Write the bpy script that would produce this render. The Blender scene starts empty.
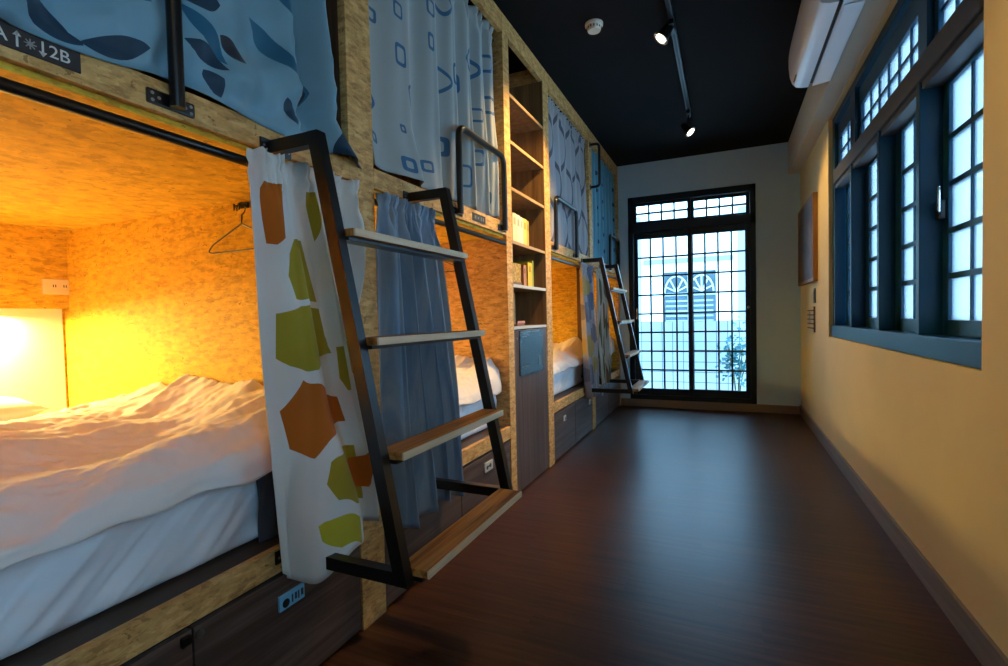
import bpy, bmesh, math, random
from math import sin, cos, pi, radians, sqrt
from mathutils import Vector, Matrix, noise

random.seed(7)
SC = bpy.context.scene
COL = SC.collection

# ------------------------------------------------------------------ materials
class NT:
    def __init__(s, name):
        s.m = bpy.data.materials.new(name); s.m.use_nodes = True
        s.t = s.m.node_tree; s.t.nodes.clear()
        s.out = s.n('ShaderNodeOutputMaterial')
        s.b = s.n('ShaderNodeBsdfPrincipled')
        s.l(s.b.outputs[0], s.out.inputs[0])
    def n(s, k, **kw):
        x = s.t.nodes.new(k)
        for a, v in kw.items(): setattr(x, a, v)
        return x
    def l(s, a, b): s.t.links.new(a, b)
    def put(s, sock, v):
        if isinstance(v, (int, float)): sock.default_value = v
        elif isinstance(v, tuple): sock.default_value = v if len(v) == len(sock.default_value) else (*v, 1)[:len(sock.default_value)]
        else: s.l(v, sock)
    def math(s, op, a, b=0.0, c=0.0):
        x = s.n('ShaderNodeMath', operation=op)
        s.put(x.inputs[0], a); s.put(x.inputs[1], b); s.put(x.inputs[2], c)
        return x.outputs[0]
    def mix(s, f, a, b):
        x = s.n('ShaderNodeMix', data_type='RGBA')
        s.put(x.inputs[0], f); s.put(x.inputs[6], a); s.put(x.inputs[7], b)
        return x.outputs[2]
    def coords(s, which='Object', scale=(1, 1, 1), rot=(0, 0, 0)):
        c = s.n('ShaderNodeTexCoord'); m = s.n('ShaderNodeMapping')
        m.inputs['Scale'].default_value = scale; m.inputs['Rotation'].default_value = rot
        s.l(c.outputs[which], m.inputs[0]); return m.outputs[0]
    def noise(s, vec, scale, detail=3, rough=.5, dist=0):
        x = s.n('ShaderNodeTexNoise'); s.l(vec, x.inputs['Vector'])
        x.inputs['Scale'].default_value = scale; x.inputs['Detail'].default_value = detail
        x.inputs['Roughness'].default_value = rough; x.inputs['Distortion'].default_value = dist
        return x.outputs['Fac']
    def voro(s, vec, scale, rand=1):
        x = s.n('ShaderNodeTexVoronoi'); s.l(vec, x.inputs['Vector'])
        x.inputs['Scale'].default_value = scale; x.inputs['Randomness'].default_value = rand
        q = s.n('ShaderNodeSeparateColor'); s.l(x.outputs['Color'], q.inputs[0])
        return x.outputs['Distance'], q.outputs[0]
    def ramp(s, f, stops):
        x = s.n('ShaderNodeValToRGB'); s.l(f, x.inputs[0])
        e = x.color_ramp.elements
        while len(e) < len(stops): e.new(.5)
        for i, (p, c) in enumerate(stops): e[i].position = p; e[i].color = (*c, 1)
        return x.outputs[0]
    def bump(s, h, st=.2, d=.01):
        x = s.n('ShaderNodeBump'); x.inputs['Strength'].default_value = st; x.inputs['Distance'].default_value = d
        s.l(h, x.inputs['Height']); s.l(x.outputs[0], s.b.inputs['Normal'])
    def set(s, col=None, rough=.5, metal=0, spec=.5):
        if col is not None: s.put(s.b.inputs['Base Color'], col)
        s.put(s.b.inputs['Roughness'], rough); s.put(s.b.inputs['Metallic'], metal)
        s.b.inputs['Specular IOR Level'].default_value = spec
        return s.m

def plain(name, col, rough=.5, metal=0, spec=.5, var=.0, scale=20):
    t = NT(name)
    if var:
        f = t.noise(t.coords(), scale, 4)
        c = t.mix(f, tuple(x*(1-var) for x in col), tuple(min(1, x*(1+var)) for x in col))
        return t.set(c, rough, metal, spec)
    return t.set(col, rough, metal, spec)

def osb(name, tint=(1, 1, 1), big=1.0, con=1.0):
    t = NT(name)
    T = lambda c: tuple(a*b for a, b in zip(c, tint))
    wob = t.n('ShaderNodeVectorMath', operation='ADD')
    f = None
    for i, rot in enumerate(((.3, .5, .35), (-.7, -.4, -.8), (1.1, 1.3, 1.5))):
        v = t.coords('Object', (24*big, 24*big, 78*big), rot)
        ns = t.n('ShaderNodeTexNoise'); ns.inputs['Scale'].default_value = .8; t.l(v, ns.inputs['Vector'])
        ad = t.n('ShaderNodeVectorMath', operation='MULTIPLY_ADD'); ad.inputs[1].default_value = (1.6, 1.6, 1.6)
        t.l(ns.outputs['Color'], ad.inputs[0]); t.l(v, ad.inputs[2])
        q = t.voro(ad.outputs[0], 1.0)[1]
        m = t.noise(t.coords('Object', (1, 1, 1), (i, 2*i, i)), 24*big, 2)
        q = t.math('MULTIPLY', q, t.math('MULTIPLY_ADD', m, 1.0, -.05))
        f = q if f is None else t.math('ADD', f, q)
    fine = t.noise(t.coords('Object', (1, 1, 1)), 85, 4, .7)
    f2 = t.math('ADD', t.math('MULTIPLY', f, .62), t.math('MULTIPLY', fine, .42))
    mid = (.52, .335, .135)
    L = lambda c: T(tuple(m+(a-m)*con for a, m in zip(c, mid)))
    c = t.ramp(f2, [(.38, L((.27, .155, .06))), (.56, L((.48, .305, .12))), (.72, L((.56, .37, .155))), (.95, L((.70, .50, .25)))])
    sp = t.noise(t.coords('Object', (1, 1, 1)), 34, 3, .6)
    c = t.mix(t.math('MULTIPLY', t.math('GREATER_THAN', sp, .685), .7), c, T((.17, .09, .035)))
    t.bump(f2, .25, .002)
    return t.set(c, .62, 0, .25)

def woodgrain(name, axis, dark, mid, light, rough=.45, scale=1.0, spec=.4, contrast=1.0):
    t = NT(name)
    sc = [28*scale]*3; sc[axis] = 1.3*scale
    v = t.coords('Object', tuple(sc))
    a = t.noise(v, 1.0, 6, .62, .4)
    sc2 = [120*scale]*3; sc2[axis] = 3*scale
    b = t.noise(t.coords('Object', tuple(sc2)), 1.0, 3, .6)
    f = t.math('ADD', t.math('MULTIPLY', a, .75), t.math('MULTIPLY', b, .25))
    c = t.ramp(f, [(.5-.17/contrast, dark), (.5, mid), (.5+.17/contrast, light)])
    t.bump(f, .08, .002)
    return t.set(c, rough, 0, spec)

def floor_mat():
    t = NT('floor_laminate')
    c0 = t.n('ShaderNodeTexCoord'); s = t.n('ShaderNodeSeparateXYZ'); t.l(c0.outputs['Object'], s.inputs[0])
    row = t.math('FLOOR', t.math('DIVIDE', s.outputs[1], .19))
    xs = t.math('ADD', s.outputs[0], t.math('MULTIPLY', row, .47))
    pl = t.math('FLOOR', t.math('DIVIDE', xs, 1.2))
    cmb = t.n('ShaderNodeCombineXYZ')
    t.l(t.math('MULTIPLY', s.outputs[0], 2.2), cmb.inputs[0]); t.l(t.math('MULTIPLY', s.outputs[1], 42), cmb.inputs[1])
    t.l(t.math('ADD', t.math('MULTIPLY', row, 3.1), t.math('MULTIPLY', pl, 7.7)), cmb.inputs[2])
    a = t.noise(cmb.outputs[0], 1.0, 6, .65, .5)
    w = t.n('ShaderNodeTexWhiteNoise', noise_dimensions='2D')
    cb = t.n('ShaderNodeCombineXYZ'); t.l(row, cb.inputs[0]); t.l(pl, cb.inputs[1]); t.l(cb.outputs[0], w.inputs['Vector'])
    f = t.math('ADD', a, t.math('MULTIPLY', t.math('SUBTRACT', w.outputs['Value'], .5), .07))
    c = t.ramp(f, [(.34, (.024, .0078, .0032)), (.5, (.054, .0185, .0075)), (.66, (.090, .033, .0135))])
    e = t.math('FRACT', t.math('DIVIDE', s.outputs[1], .19))
    seam = t.math('LESS_THAN', t.math('ABSOLUTE', t.math('SUBTRACT', e, .5)), .492)
    c = t.mix(seam, (.03, .012, .007), c)
    t.bump(a, .12, .002)
    r = t.math('ADD', .27, t.math('MULTIPLY', a, .14))
    return t.set(c, r, 0, .32)

def hexmask(t, u, v, cx, cy, r, rot=0., ax=1.0):
    du = t.math('DIVIDE', t.math('SUBTRACT', u, cx), ax); dv = t.math('SUBTRACT', v, cy)
    m = None
    for k in range(3):
        a = rot + k*pi/3
        d = t.math('ABSOLUTE', t.math('ADD', t.math('MULTIPLY', du, cos(a)), t.math('MULTIPLY', dv, sin(a))))
        m = d if m is None else t.math('MAXIMUM', m, d)
    return t.math('LESS_THAN', m, r)
def leafmask(t, u, v, cx, cy, ln, w, ang):
    # vesica: intersection of two circles, long axis at angle ang
    R = (ln*ln + w*w)/(4*w)*1.0
    off = R - w/2
    fx, fy = -sin(ang), cos(ang)
    r = None
    for sgn in (-1, 1):
        a = t.math('SUBTRACT', u, cx + sgn*off*fx); b = t.math('SUBTRACT', v, cy + sgn*off*fy)
        d = t.math('SQRT', t.math('ADD', t.math('MULTIPLY', a, a), t.math('MULTIPLY', b, b)))
        q = t.math('LESS_THAN', d, R)
        r = q if r is None else t.math('MULTIPLY', r, q)
    return r
def polymask(t, u, v, pts):
    # convex outline, counter-clockwise or clockwise
    ar = sum(pts[i][0]*pts[(i+1) % len(pts)][1]-pts[(i+1) % len(pts)][0]*pts[i][1] for i in range(len(pts)))
    if ar < 0: pts = pts[::-1]
    m = None
    for i in range(len(pts)):
        a, b = pts[i], pts[(i+1) % len(pts)]
        nx, ny = b[1]-a[1], a[0]-b[0]; L = math.hypot(nx, ny)
        d = t.math('ADD', t.math('MULTIPLY', u, nx/L), t.math('MULTIPLY_ADD', v, ny/L, -(nx*a[0]+ny*a[1])/L))
        m = d if m is None else t.math('MAXIMUM', m, d)
    return t.math('LESS_THAN', m, 0.0)
def ringmask(t, u, v, cx, cy, rx, ry, w, rot=0.):
    du = t.math('SUBTRACT', u, cx); dv = t.math('SUBTRACT', v, cy)
    a = t.math('DIVIDE', t.math('ADD', t.math('MULTIPLY', du, cos(rot)), t.math('MULTIPLY', dv, sin(rot))), rx)
    b = t.math('DIVIDE', t.math('SUBTRACT', t.math('MULTIPLY', dv, cos(rot)), t.math('MULTIPLY', du, sin(rot))), ry)
    p = lambda x: t.math('POWER', t.math('ABSOLUTE', x), 5)
    d = t.math('POWER', t.math('ADD', p(a), p(b)), .2)
    return t.math('LESS_THAN', t.math('ABSOLUTE', t.math('SUBTRACT', d, 1)), w)
def dotmask(t, u, v, cx, cy, r):
    a = t.math('SUBTRACT', u, cx); b = t.math('SUBTRACT', v, cy)
    return t.math('LESS_THAN', t.math('ADD', t.math('MULTIPLY', a, a), t.math('MULTIPLY', b, b)), r*r)

def cloth(name, base, shapes=(), rough=.85, transl=.0, weave=True, base2=None):
    t = NT(name)
    uv = t.n('ShaderNodeUVMap'); s = t.n('ShaderNodeSeparateXYZ'); t.l(uv.outputs[0], s.inputs[0])
    u, v = s.outputs[0], s.outputs[1]
    n = t.noise(t.coords('UV', (1, 1, 1)), 6, 3)
    c = t.mix(n, tuple(x*.93 for x in base), tuple(min(1, x*1.06) for x in base))
    if base2:
        c = t.mix(t.math('MINIMUM', 1.0, t.math('MAXIMUM', 0.0, t.math('MULTIPLY', t.math('SUBTRACT', t.noise(t.coords('UV', (26, 2.0, 1)), 1, 4, .6, .8), .44), 6.0))), c, base2)
    for sh in shapes:
        k, col = sh[0], sh[1]
        f = dict(poly=polymask, hex=hexmask, leaf=leafmask, ring=ringmask, dot=dotmask)[k](t, u, v, *sh[2:]) if k != 'wave' else None
        if k == 'wave':
            _, col, u0, amp, wl, ph, w = sh
            ctr = t.math('ADD', u0, t.math('MULTIPLY', amp, t.math('SINE', t.math('ADD', t.math('MULTIPLY', v, 2*pi/wl), ph))))
            f = t.math('LESS_THAN', t.math('ABSOLUTE', t.math('SUBTRACT', u, ctr)), w)
        c = t.mix(f, c, col)
    if weave:
        t.bump(t.noise(t.coords('UV', (1, 1, 1)), 420, 2), .15, .001)
    m = t.set(c, rough, 0, .2)
    if transl:
        tr = t.n('ShaderNodeBsdfTranslucent'); t.put(tr.inputs[0], c)
        mx = t.n('ShaderNodeMixShader'); mx.inputs[0].default_value = transl
        t.l(t.b.outputs[0], mx.inputs[1]); t.l(tr.outputs[0], mx.inputs[2]); t.l(mx.outputs[0], t.out.inputs[0])
    t.b.inputs['Sheen Weight'].default_value = .15
    return m

def glass_mat(name, tint=(.93, .97, 1), gloss=.08, frost=0.0):
    t = NT(name)
    tr = t.n('ShaderNodeBsdfTransparent'); tr.inputs[0].default_value = (*tint, 1)
    gl = t.n('ShaderNodeBsdfGlossy'); gl.inputs['Roughness'].default_value = .05
    fr = t.n('ShaderNodeFresnel'); fr.inputs[0].default_value = 1.35
    mx = t.n('ShaderNodeMixShader'); t.l(fr.outputs[0], mx.inputs[0])
    t.l(tr.outputs[0], mx.inputs[1]); t.l(gl.outputs[0], mx.inputs[2])
    t.l(mx.outputs[0], t.out.inputs[0])
    if frost:
        tl = t.n('ShaderNodeBsdfTranslucent'); tl.inputs[0].default_value = (.92, .96, 1, 1)
        m2 = t.n('ShaderNodeMixShader'); m2.inputs[0].default_value = frost
        t.l(mx.outputs[0], m2.inputs[1]); t.l(tl.outputs[0], m2.inputs[2]); t.l(m2.outputs[0], t.out.inputs[0])
    t.t.nodes.remove(t.b)
    return t.m
def emit(name, col, st):
    t = NT(name); t.put(t.b.inputs['Base Color'], (.9, .85, .75))
    t.b.inputs['Emission Color'].default_value = (*col, 1); t.b.inputs['Emission Strength'].default_value = st
    return t.m

M = {}
M['osb'] = osb('osb_board')
M['osb_edge'] = osb('osb_front_board', (1.13, .97, .80), 1.15, .72)
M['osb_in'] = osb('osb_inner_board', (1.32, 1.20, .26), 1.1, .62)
M['drawer'] = woodgrain('drawer_laminate', 1, (.032, .019, .014), (.082, .050, .039), (.155, .105, .082), .42)
M['ledge'] = woodgrain('ledge_laminate', 1, (.030, .017, .011), (.055, .032, .021), (.09, .055, .036), .45)
M['cabdoor'] = woodgrain('cabinet_laminate', 2, (.040, .023, .017), (.085, .052, .040), (.15, .098, .078), .45)
M['shelfwood'] = woodgrain('shelf_pine', 1, (.30, .17, .07), (.42, .26, .11), (.52, .34, .16), .55)
M['shelfback'] = woodgrain('bookcase_back_panel', 2, (.11, .055, .022), (.20, .11, .044), (.29, .17, .07), .55)
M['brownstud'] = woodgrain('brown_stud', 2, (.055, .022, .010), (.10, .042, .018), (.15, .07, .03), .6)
M['step'] = woodgrain('ladder_step_timber', 1, (.13, .038, .006), (.40, .145, .022), (.58, .27, .07), .5, 1.0, .35, 1.5)
M['stepedge'] = woodgrain('ladder_step_edge', 1, (.55, .44, .28), (.68, .57, .39), (.78, .68, .5), .6)
M['blackmetal'] = plain('black_powder_coat', (.0045, .005, .006), .28, .0, .5)
M['screw'] = plain('screw_steel', (.35, .35, .36), .35, 1)
M['floor'] = floor_mat()
M['ceil'] = plain('black_ceiling_paint', (.0045, .0045, .0055), .8, 0, .15, .25, 3)
M['wall'] = plain('cream_wall_paint', (.72, .59, .31), .75, 0, .2, .05, 4)
M['farwall'] = plain('white_wall_paint', (.58, .78, .90), .75, 0, .2, .05, 3)
M['base'] = woodgrain('baseboard_grey_wood', 1, (.14, .115, .095), (.19, .155, .13), (.24, .20, .17), .5)
M['basex'] = woodgrain('baseboard_far_wood', 0, (.22, .165, .12), (.28, .21, .155), (.34, .26, .2), .5)
M['frame'] = plain('dark_teal_aluminium', (.001, .032, .068), .38, .0, .3, .15, 8)
M['doorframe'] = plain('dark_aluminium', (.008, .017, .026), .4, .2, .5)
M['glass'] = glass_mat('clear_glass')
M['frost'] = glass_mat('frosted_glass', (.95, .98, 1), .08, .14)
M['chrome'] = plain('brushed_steel', (.6, .6, .6), .25, 1)
M['white'] = plain('white_plastic', (.72, .72, .70), .35)
M['acwhite'] = plain('air_conditioner_plastic', (.78, .80, .84), .22, 0, .5)
M['dark'] = plain('dark_gap', (.006, .006, .007), .6)
M['signblack'] = plain('sign_black', (.022, .020, .022), .5)
M['ink'] = plain('sign_lettering', (.62, .62, .58), .6)
M['duvet'] = cloth('white_duvet_cotton', (.80, .74, .70), weave=True)
M['sheet'] = cloth('white_mattress_sheet', (.74, .76, .80))
M['pillow'] = cloth('pillow_cotton', (.82, .76, .68))
M['greycloth'] = cloth('dark_grey_cloth', (.055, .057, .065))
M['outlet'] = plain('ivory_plastic', (.80, .68, .42), .4)
M['whitepanel'] = plain('headboard_white_panel', (.86, .80, .66), .5, 0, .3)
M['lampon'] = emit('warm_lamp_diffuser', (1, .72, .38), 9)
M['spoton'] = emit('track_spot_lens', (1, .80, .50), 40)
M['labelblue'] = plain('pale_blue_label', (.15, .42, .62), .5)
M['labelgrey'] = plain('pale_grey_label', (.50, .50, .47), .5)
M['track'] = plain('track_black', (.02, .024, .03), .28, .3)

# ------------------------------------------------------------------ mesh builder
ROOT = {}
class MB:
    def __init__(s): s.bm = bmesh.new(); s.uv = None
    def box(s, x0, x1, y0, y1, z0, z1, bev=0., seg=2):
        v = bmesh.ops.create_cube(s.bm, size=1)['verts']
        for p in v:
            p.co = Vector((x0+(p.co.x+.5)*(x1-x0), y0+(p.co.y+.5)*(y1-y0), z0+(p.co.z+.5)*(z1-z0)))
        if bev:
            es = list({e for p in v for e in p.link_edges})
            bmesh.ops.bevel(s.bm, geom=es, offset=bev, segments=seg, affect='EDGES', profile=.6)
        return s
    def cyl(s, p0, p1, r, n=16, r1=None):
        p0, p1 = Vector(p0), Vector(p1); d = p1-p0
        q = d.to_track_quat('Z', 'Y').to_matrix().to_4x4()
        bmesh.ops.create_cone(s.bm, cap_ends=True, segments=n, radius1=r, radius2=r if r1 is None else r1, depth=d.length,
                              matrix=Matrix.Translation((p0+p1)/2) @ q)
        return s
    def tube(s, pts, r, n=10, closed=False):
        pts = [Vector(p) for p in pts]; rings = []
        N = len(pts); up = None
        for i, p in enumerate(pts):
            a = pts[max(i-1, 0)]; b = pts[min(i+1, N-1)]
            if closed: a = pts[i-1]; b = pts[(i+1) % N]
            d = (b-a).normalized()
            if up is None: up = d.orthogonal().normalized()
            up = (up-d*up.dot(d)).normalized(); w = d.cross(up)
            rings.append([s.bm.verts.new(p+up*(r*cos(2*pi*k/n))+w*(r*sin(2*pi*k/n))) for k in range(n)])
        for i in range(N-1 if not closed else N):
            A, B = rings[i], rings[(i+1) % N]
            for k in range(n): s.bm.faces.new((A[k], A[(k+1) % n], B[(k+1) % n], B[k]))
        if not closed:
            s.bm.faces.new(rings[0][::-1]); s.bm.faces.new(rings[-1])
        return s
    def prism(s, prof, axis, a0, a1):
        # prof: closed 2D profile; axis 0/1/2 is the extrusion axis
        def mk(p, a):
            if axis == 1: return (p[0], a, p[1])
            if axis == 0: return (a, p[0], p[1])
            return (p[0], p[1], a)
        A = [s.bm.verts.new(mk(p, a0)) for p in prof]; B = [s.bm.verts.new(mk(p, a1)) for p in prof]
        n = len(prof)
        for k in range(n): s.bm.faces.new((A[k], A[(k+1) % n], B[(k+1) % n], B[k]))
        s.bm.faces.new(A[::-1]); s.bm.faces.new(B)
        bmesh.ops.recalc_face_normals(s.bm, faces=s.bm.faces[:])
        return s
    def grid(s, fn, nu, nv, uvfn=None):
        V = [[s.bm.verts.new(fn(i/nu, j/nv)) for j in range(nv+1)] for i in range(nu+1)]
        uvl = s.bm.loops.layers.uv.verify()
        for i in range(nu):
            for j in range(nv):
                f = s.bm.faces.new((V[i][j], V[i+1][j], V[i+1][j+1], V[i][j+1]))
                if uvfn:
                    for lp, (a, b) in zip(f.loops, ((i, j), (i+1, j), (i+1, j+1), (i, j+1))):
                        lp[uvl].uv = uvfn(a/nu, b/nv)
        return s
    def build(s, name, mat, parent=None, smooth=False, solid=0., offset=-1):
        me = bpy.data.meshes.new(name)
        if parent is not None: org = ROOT[parent.name]
        else:
            vs = [v.co for v in s.bm.verts]
            org = Vector(((min(v.x for v in vs)+max(v.x for v in vs))/2, (min(v.y for v in vs)+max(v.y for v in vs))/2, min(v.z for v in vs)))
        for v in s.bm.verts: v.co -= org
        if solid:
            bmesh.ops.recalc_face_normals(s.bm, faces=s.bm.faces[:])
        s.bm.to_mesh(me); s.bm.free()
        me.materials.append(M[mat] if isinstance(mat, str) else mat)
        if smooth:
            me.polygons.foreach_set('use_smooth', [True]*len(me.polygons))
        o = bpy.data.objects.new(name, me); COL.objects.link(o)
        if parent is not None: o.parent = parent
        else: o.location = org
        if solid:
            md = o.modifiers.new('thickness', 'SOLIDIFY'); md.thickness = solid; md.offset = offset
        if smooth == 'auto':
            try:
                me.set_sharp_from_angle(angle=radians(38))
            except Exception: pass
        ROOT[o.name] = org.copy()
        return o

def build_each(mb, name, mat, parent):
    """one mesh per loose piece"""
    bm = mb.bm; bm.verts.index_update(); left = set(bm.verts); out = []
    while left:
        st = [next(iter(left))]; isl = set(st); left -= isl
        while st:
            v = st.pop()
            for e in v.link_edges:
                w = e.other_vert(v)
                if w in left: left.discard(w); isl.add(w); st.append(w)
        out.append(isl)
    out.sort(key=lambda i: min((round(v.co.y, 4), round(v.co.z, 4)) for v in i))
    res = []
    for isl in out:
        q = MB(); m = {v: q.bm.verts.new(v.co) for v in isl}
        for f in {f for v in isl for f in v.link_faces}: q.bm.faces.new([m[v] for v in f.verts])
        res.append(q.build(name, mat, parent))
    bm.free(); return res
def thing(name, loc, label, cat, group=None):
    o = bpy.data.objects.new(name, None); COL.objects.link(o); o.location = loc
    o.empty_display_size = .05
    ROOT[o.name] = Vector(loc)
    return tag(o, label, cat, group)
def tag(o, label, cat, group=None):
    o['label'] = label; o['category'] = cat
    if group: o['group'] = group
    return o
def structure(o, label=None, cat=None):
    o['kind'] = 'structure'
    if label: o['label'] = label
    if cat: o['category'] = cat
    return o
def text_bm(txt, size, ex=.0006):
    c = bpy.data.curves.new('lettering', 'FONT'); c.body = txt; c.size = size; c.extrude = ex; c.align_x = 'CENTER'; c.align_y = 'CENTER'
    o = bpy.data.objects.new('lettering', c); COL.objects.link(o)
    dg = bpy.context.evaluated_depsgraph_get(); dg.update()
    me = bpy.data.meshes.new_from_object(o.evaluated_get(dg))
    mb = MB(); mb.bm.from_mesh(me)
    bpy.data.objects.remove(o); bpy.data.curves.remove(c); bpy.data.meshes.remove(me)
    return mb
def face_x(mb, x, y, z):
    # lettering in XY -> on a +x facing plane, reading along +y
    for v in mb.bm.verts: v.co = Vector((x+v.co.z, y+v.co.x, z+v.co.y))
    return mb
def rounded(pts, r, n=6):
    out = []
    P = [Vector(p) for p in pts]
    for i, p in enumerate(P):
        if i in (0, len(P)-1): out.append(p); continue
        a = (P[i-1]-p).normalized(); b = (P[i+1]-p).normalized()
        for k in range(n+1):
            t = k/n
            out.append(p + a*r*(1-t)**2 + b*r*t**2)
    return out

# ------------------------------------------------------------------ dimensions
FX = -1.13            # bunk front plane
WX = .69              # right wall plane
FY = 5.84             # far wall plane
CZ = 2.77             # ceiling
BACK = -2.88          # back panel of the bunks
NY = -2.5             # near wall

# ------------------------------------------------------------------ setting
structure(MB().box(-3.1, .9, NY-.1, FY+.14, -.06, 0).build('floor', 'floor'), 'dark brown glossy laminate floor', 'floor')
structure(MB().box(-3.1, .9, NY-.1, FY+.14, CZ, CZ+.06).build('ceiling', 'ceil'), 'black painted ceiling', 'ceiling')
DX0, DX1, DZ0, DZ1 = -1.022, .287, .085, 2.392
b = MB()
b.box(-3.1, DX0, FY, FY+.14, 0, CZ).box(DX1, .9, FY, FY+.14, 0, CZ).box(DX0, DX1, FY, FY+.14, DZ1, CZ).box(DX0, DX1, FY, FY+.14, 0, DZ0)
structure(b.build('wall_far', 'farwall'), 'grey white end wall around the glazed door', 'wall')
WY0, WY1, WZ0, WZ1 = 1.92, 4.33, .86, 2.44
b = MB()
VY0, VY1 = -2.05, .36     # second window, beside and behind the camera
b.box(WX, .84, NY, VY0, 0, CZ).box(WX, .84, VY1, WY0, 0, CZ).box(WX, .84, WY1, FY, 0, CZ)
for q0, q1 in ((VY0, VY1), (WY0, WY1)): b.box(WX, .84, q0, q1, 0, WZ0).box(WX, .84, q0, q1, WZ1, CZ)
structure(b.build('wall_right', 'wall'), 'cream right wall with the window', 'wall')
b = MB().box(-3.1, -3.0, NY, FY, 0, CZ); b.box(-3.0, FX, NY, .02, 0, CZ)
structure(b.build('wall_left', 'farwall'), 'wall behind the bunks', 'wall')
structure(MB().box(-3.1, .9, NY-.1, NY, 0, CZ).build('wall_near', 'wall'), 'wall behind the camera', 'wall')
structure(MB().box(.585, WX, NY, FY, 2.445, CZ, .004).build('trim_1', plain('beam_cream_white', (.66, .60, .48), .7, 0, .2, .05, 4)), 'cream beam along the top of the right wall', 'beam')
structure(MB().box(WX-.014, WX, NY, FY, 0, .098, .003).build('baseboard_right', 'base'), 'grey baseboard along the right wall', 'baseboard')
structure(MB().box(FX, WX-.014, FY-.014, FY, 0, .085, .003).build('baseboard_far', 'basex'), 'brown baseboard under the glazed door', 'baseboard')

# ------------------------------------------------------------------ door
door = thing('door_1', ((DX0+DX1)/2, FY, DZ0), 'dark aluminium sliding door glazed in small panes', 'door'); door['kind'] = 'structure'
b = MB(); y0, y1 = FY-.012, FY+.11
b.box(DX0, DX0+.055, y0, y1, DZ0, DZ1, .004).box(DX1-.055, DX1, y0, y1, DZ0, DZ1, .004)
b.box(DX0, DX1, y0, y1, DZ1-.07, DZ1, .004).box(DX0, DX1, y0, y1, DZ0, DZ0+.05, .004).box(DX0, DX1, y0, y1, 1.99, 2.085, .004)
b.build('door_frame', 'doorframe', door)
def glazed(name, parent, x0, x1, z0, z1, y, st, top, bot, nc, nr, handle=None):
    b = MB()
    b.box(x0, x0+st, y, y+.032, z0, z1, .003).box(x1-st, x1, y, y+.032, z0, z1, .003)
    b.box(x0+st, x1-st, y, y+.032, z1-top, z1, .003).box(x0+st, x1-st, y, y+.032, z0, z0+bot, .003)
    o = b.build(name, 'doorframe', parent)
    gx0, gx1, gz0, gz1 = x0+st, x1-st, z0+bot, z1-top
    MB().box(gx0, gx1, y+.018, y+.022, gz0, gz1).build('glass_pane', 'glass', o)
    g = MB()
    for i in range(1, nc): x = gx0+(gx1-gx0)*i/nc; g.box(x-.009, x+.009, y+.004, y+.030, gz0, gz1)
    for i in range(1, nr): z = gz0+(gz1-gz0)*i/nr; g.box(gx0, gx1, y+.005, y+.029, z-.009, z+.009)
    g.build('muntin_grid', 'doorframe', o)
    return o
glazed('transom_sash', door, DX0+.055, -.350, 2.085, 2.322, FY+.02, .035, .030, .032, 4, 2)
glazed('transom_sash', door, -.352, DX1-.055, 2.085, 2.322, FY+.055, .035, .030, .032, 4, 2)
pl = glazed('sliding_panel', door, DX0+.055, -.330, .135, 1.99, FY+.055, .040, .07, .068, 4, 8)
pr = glazed('sliding_panel', door, -.385, DX1-.055, .135, 1.99, FY+.015, .046, .07, .080, 4, 8)
MB().box(DX0+.062, DX0+.085, FY+.045, FY+.056, 1.0, 1.13, .004).build('handle', 'chrome', pl)
MB().box(-.372, -.352, FY+.002, FY+.016, 1.03, 1.12, .004).build('latch', 'blackmetal', pr)
MB().cyl((DX1-.075, FY+.018, 1.11), (DX1-.075, FY-.004, 1.11), .014).build('lock_knob', 'chrome', pr)

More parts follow.
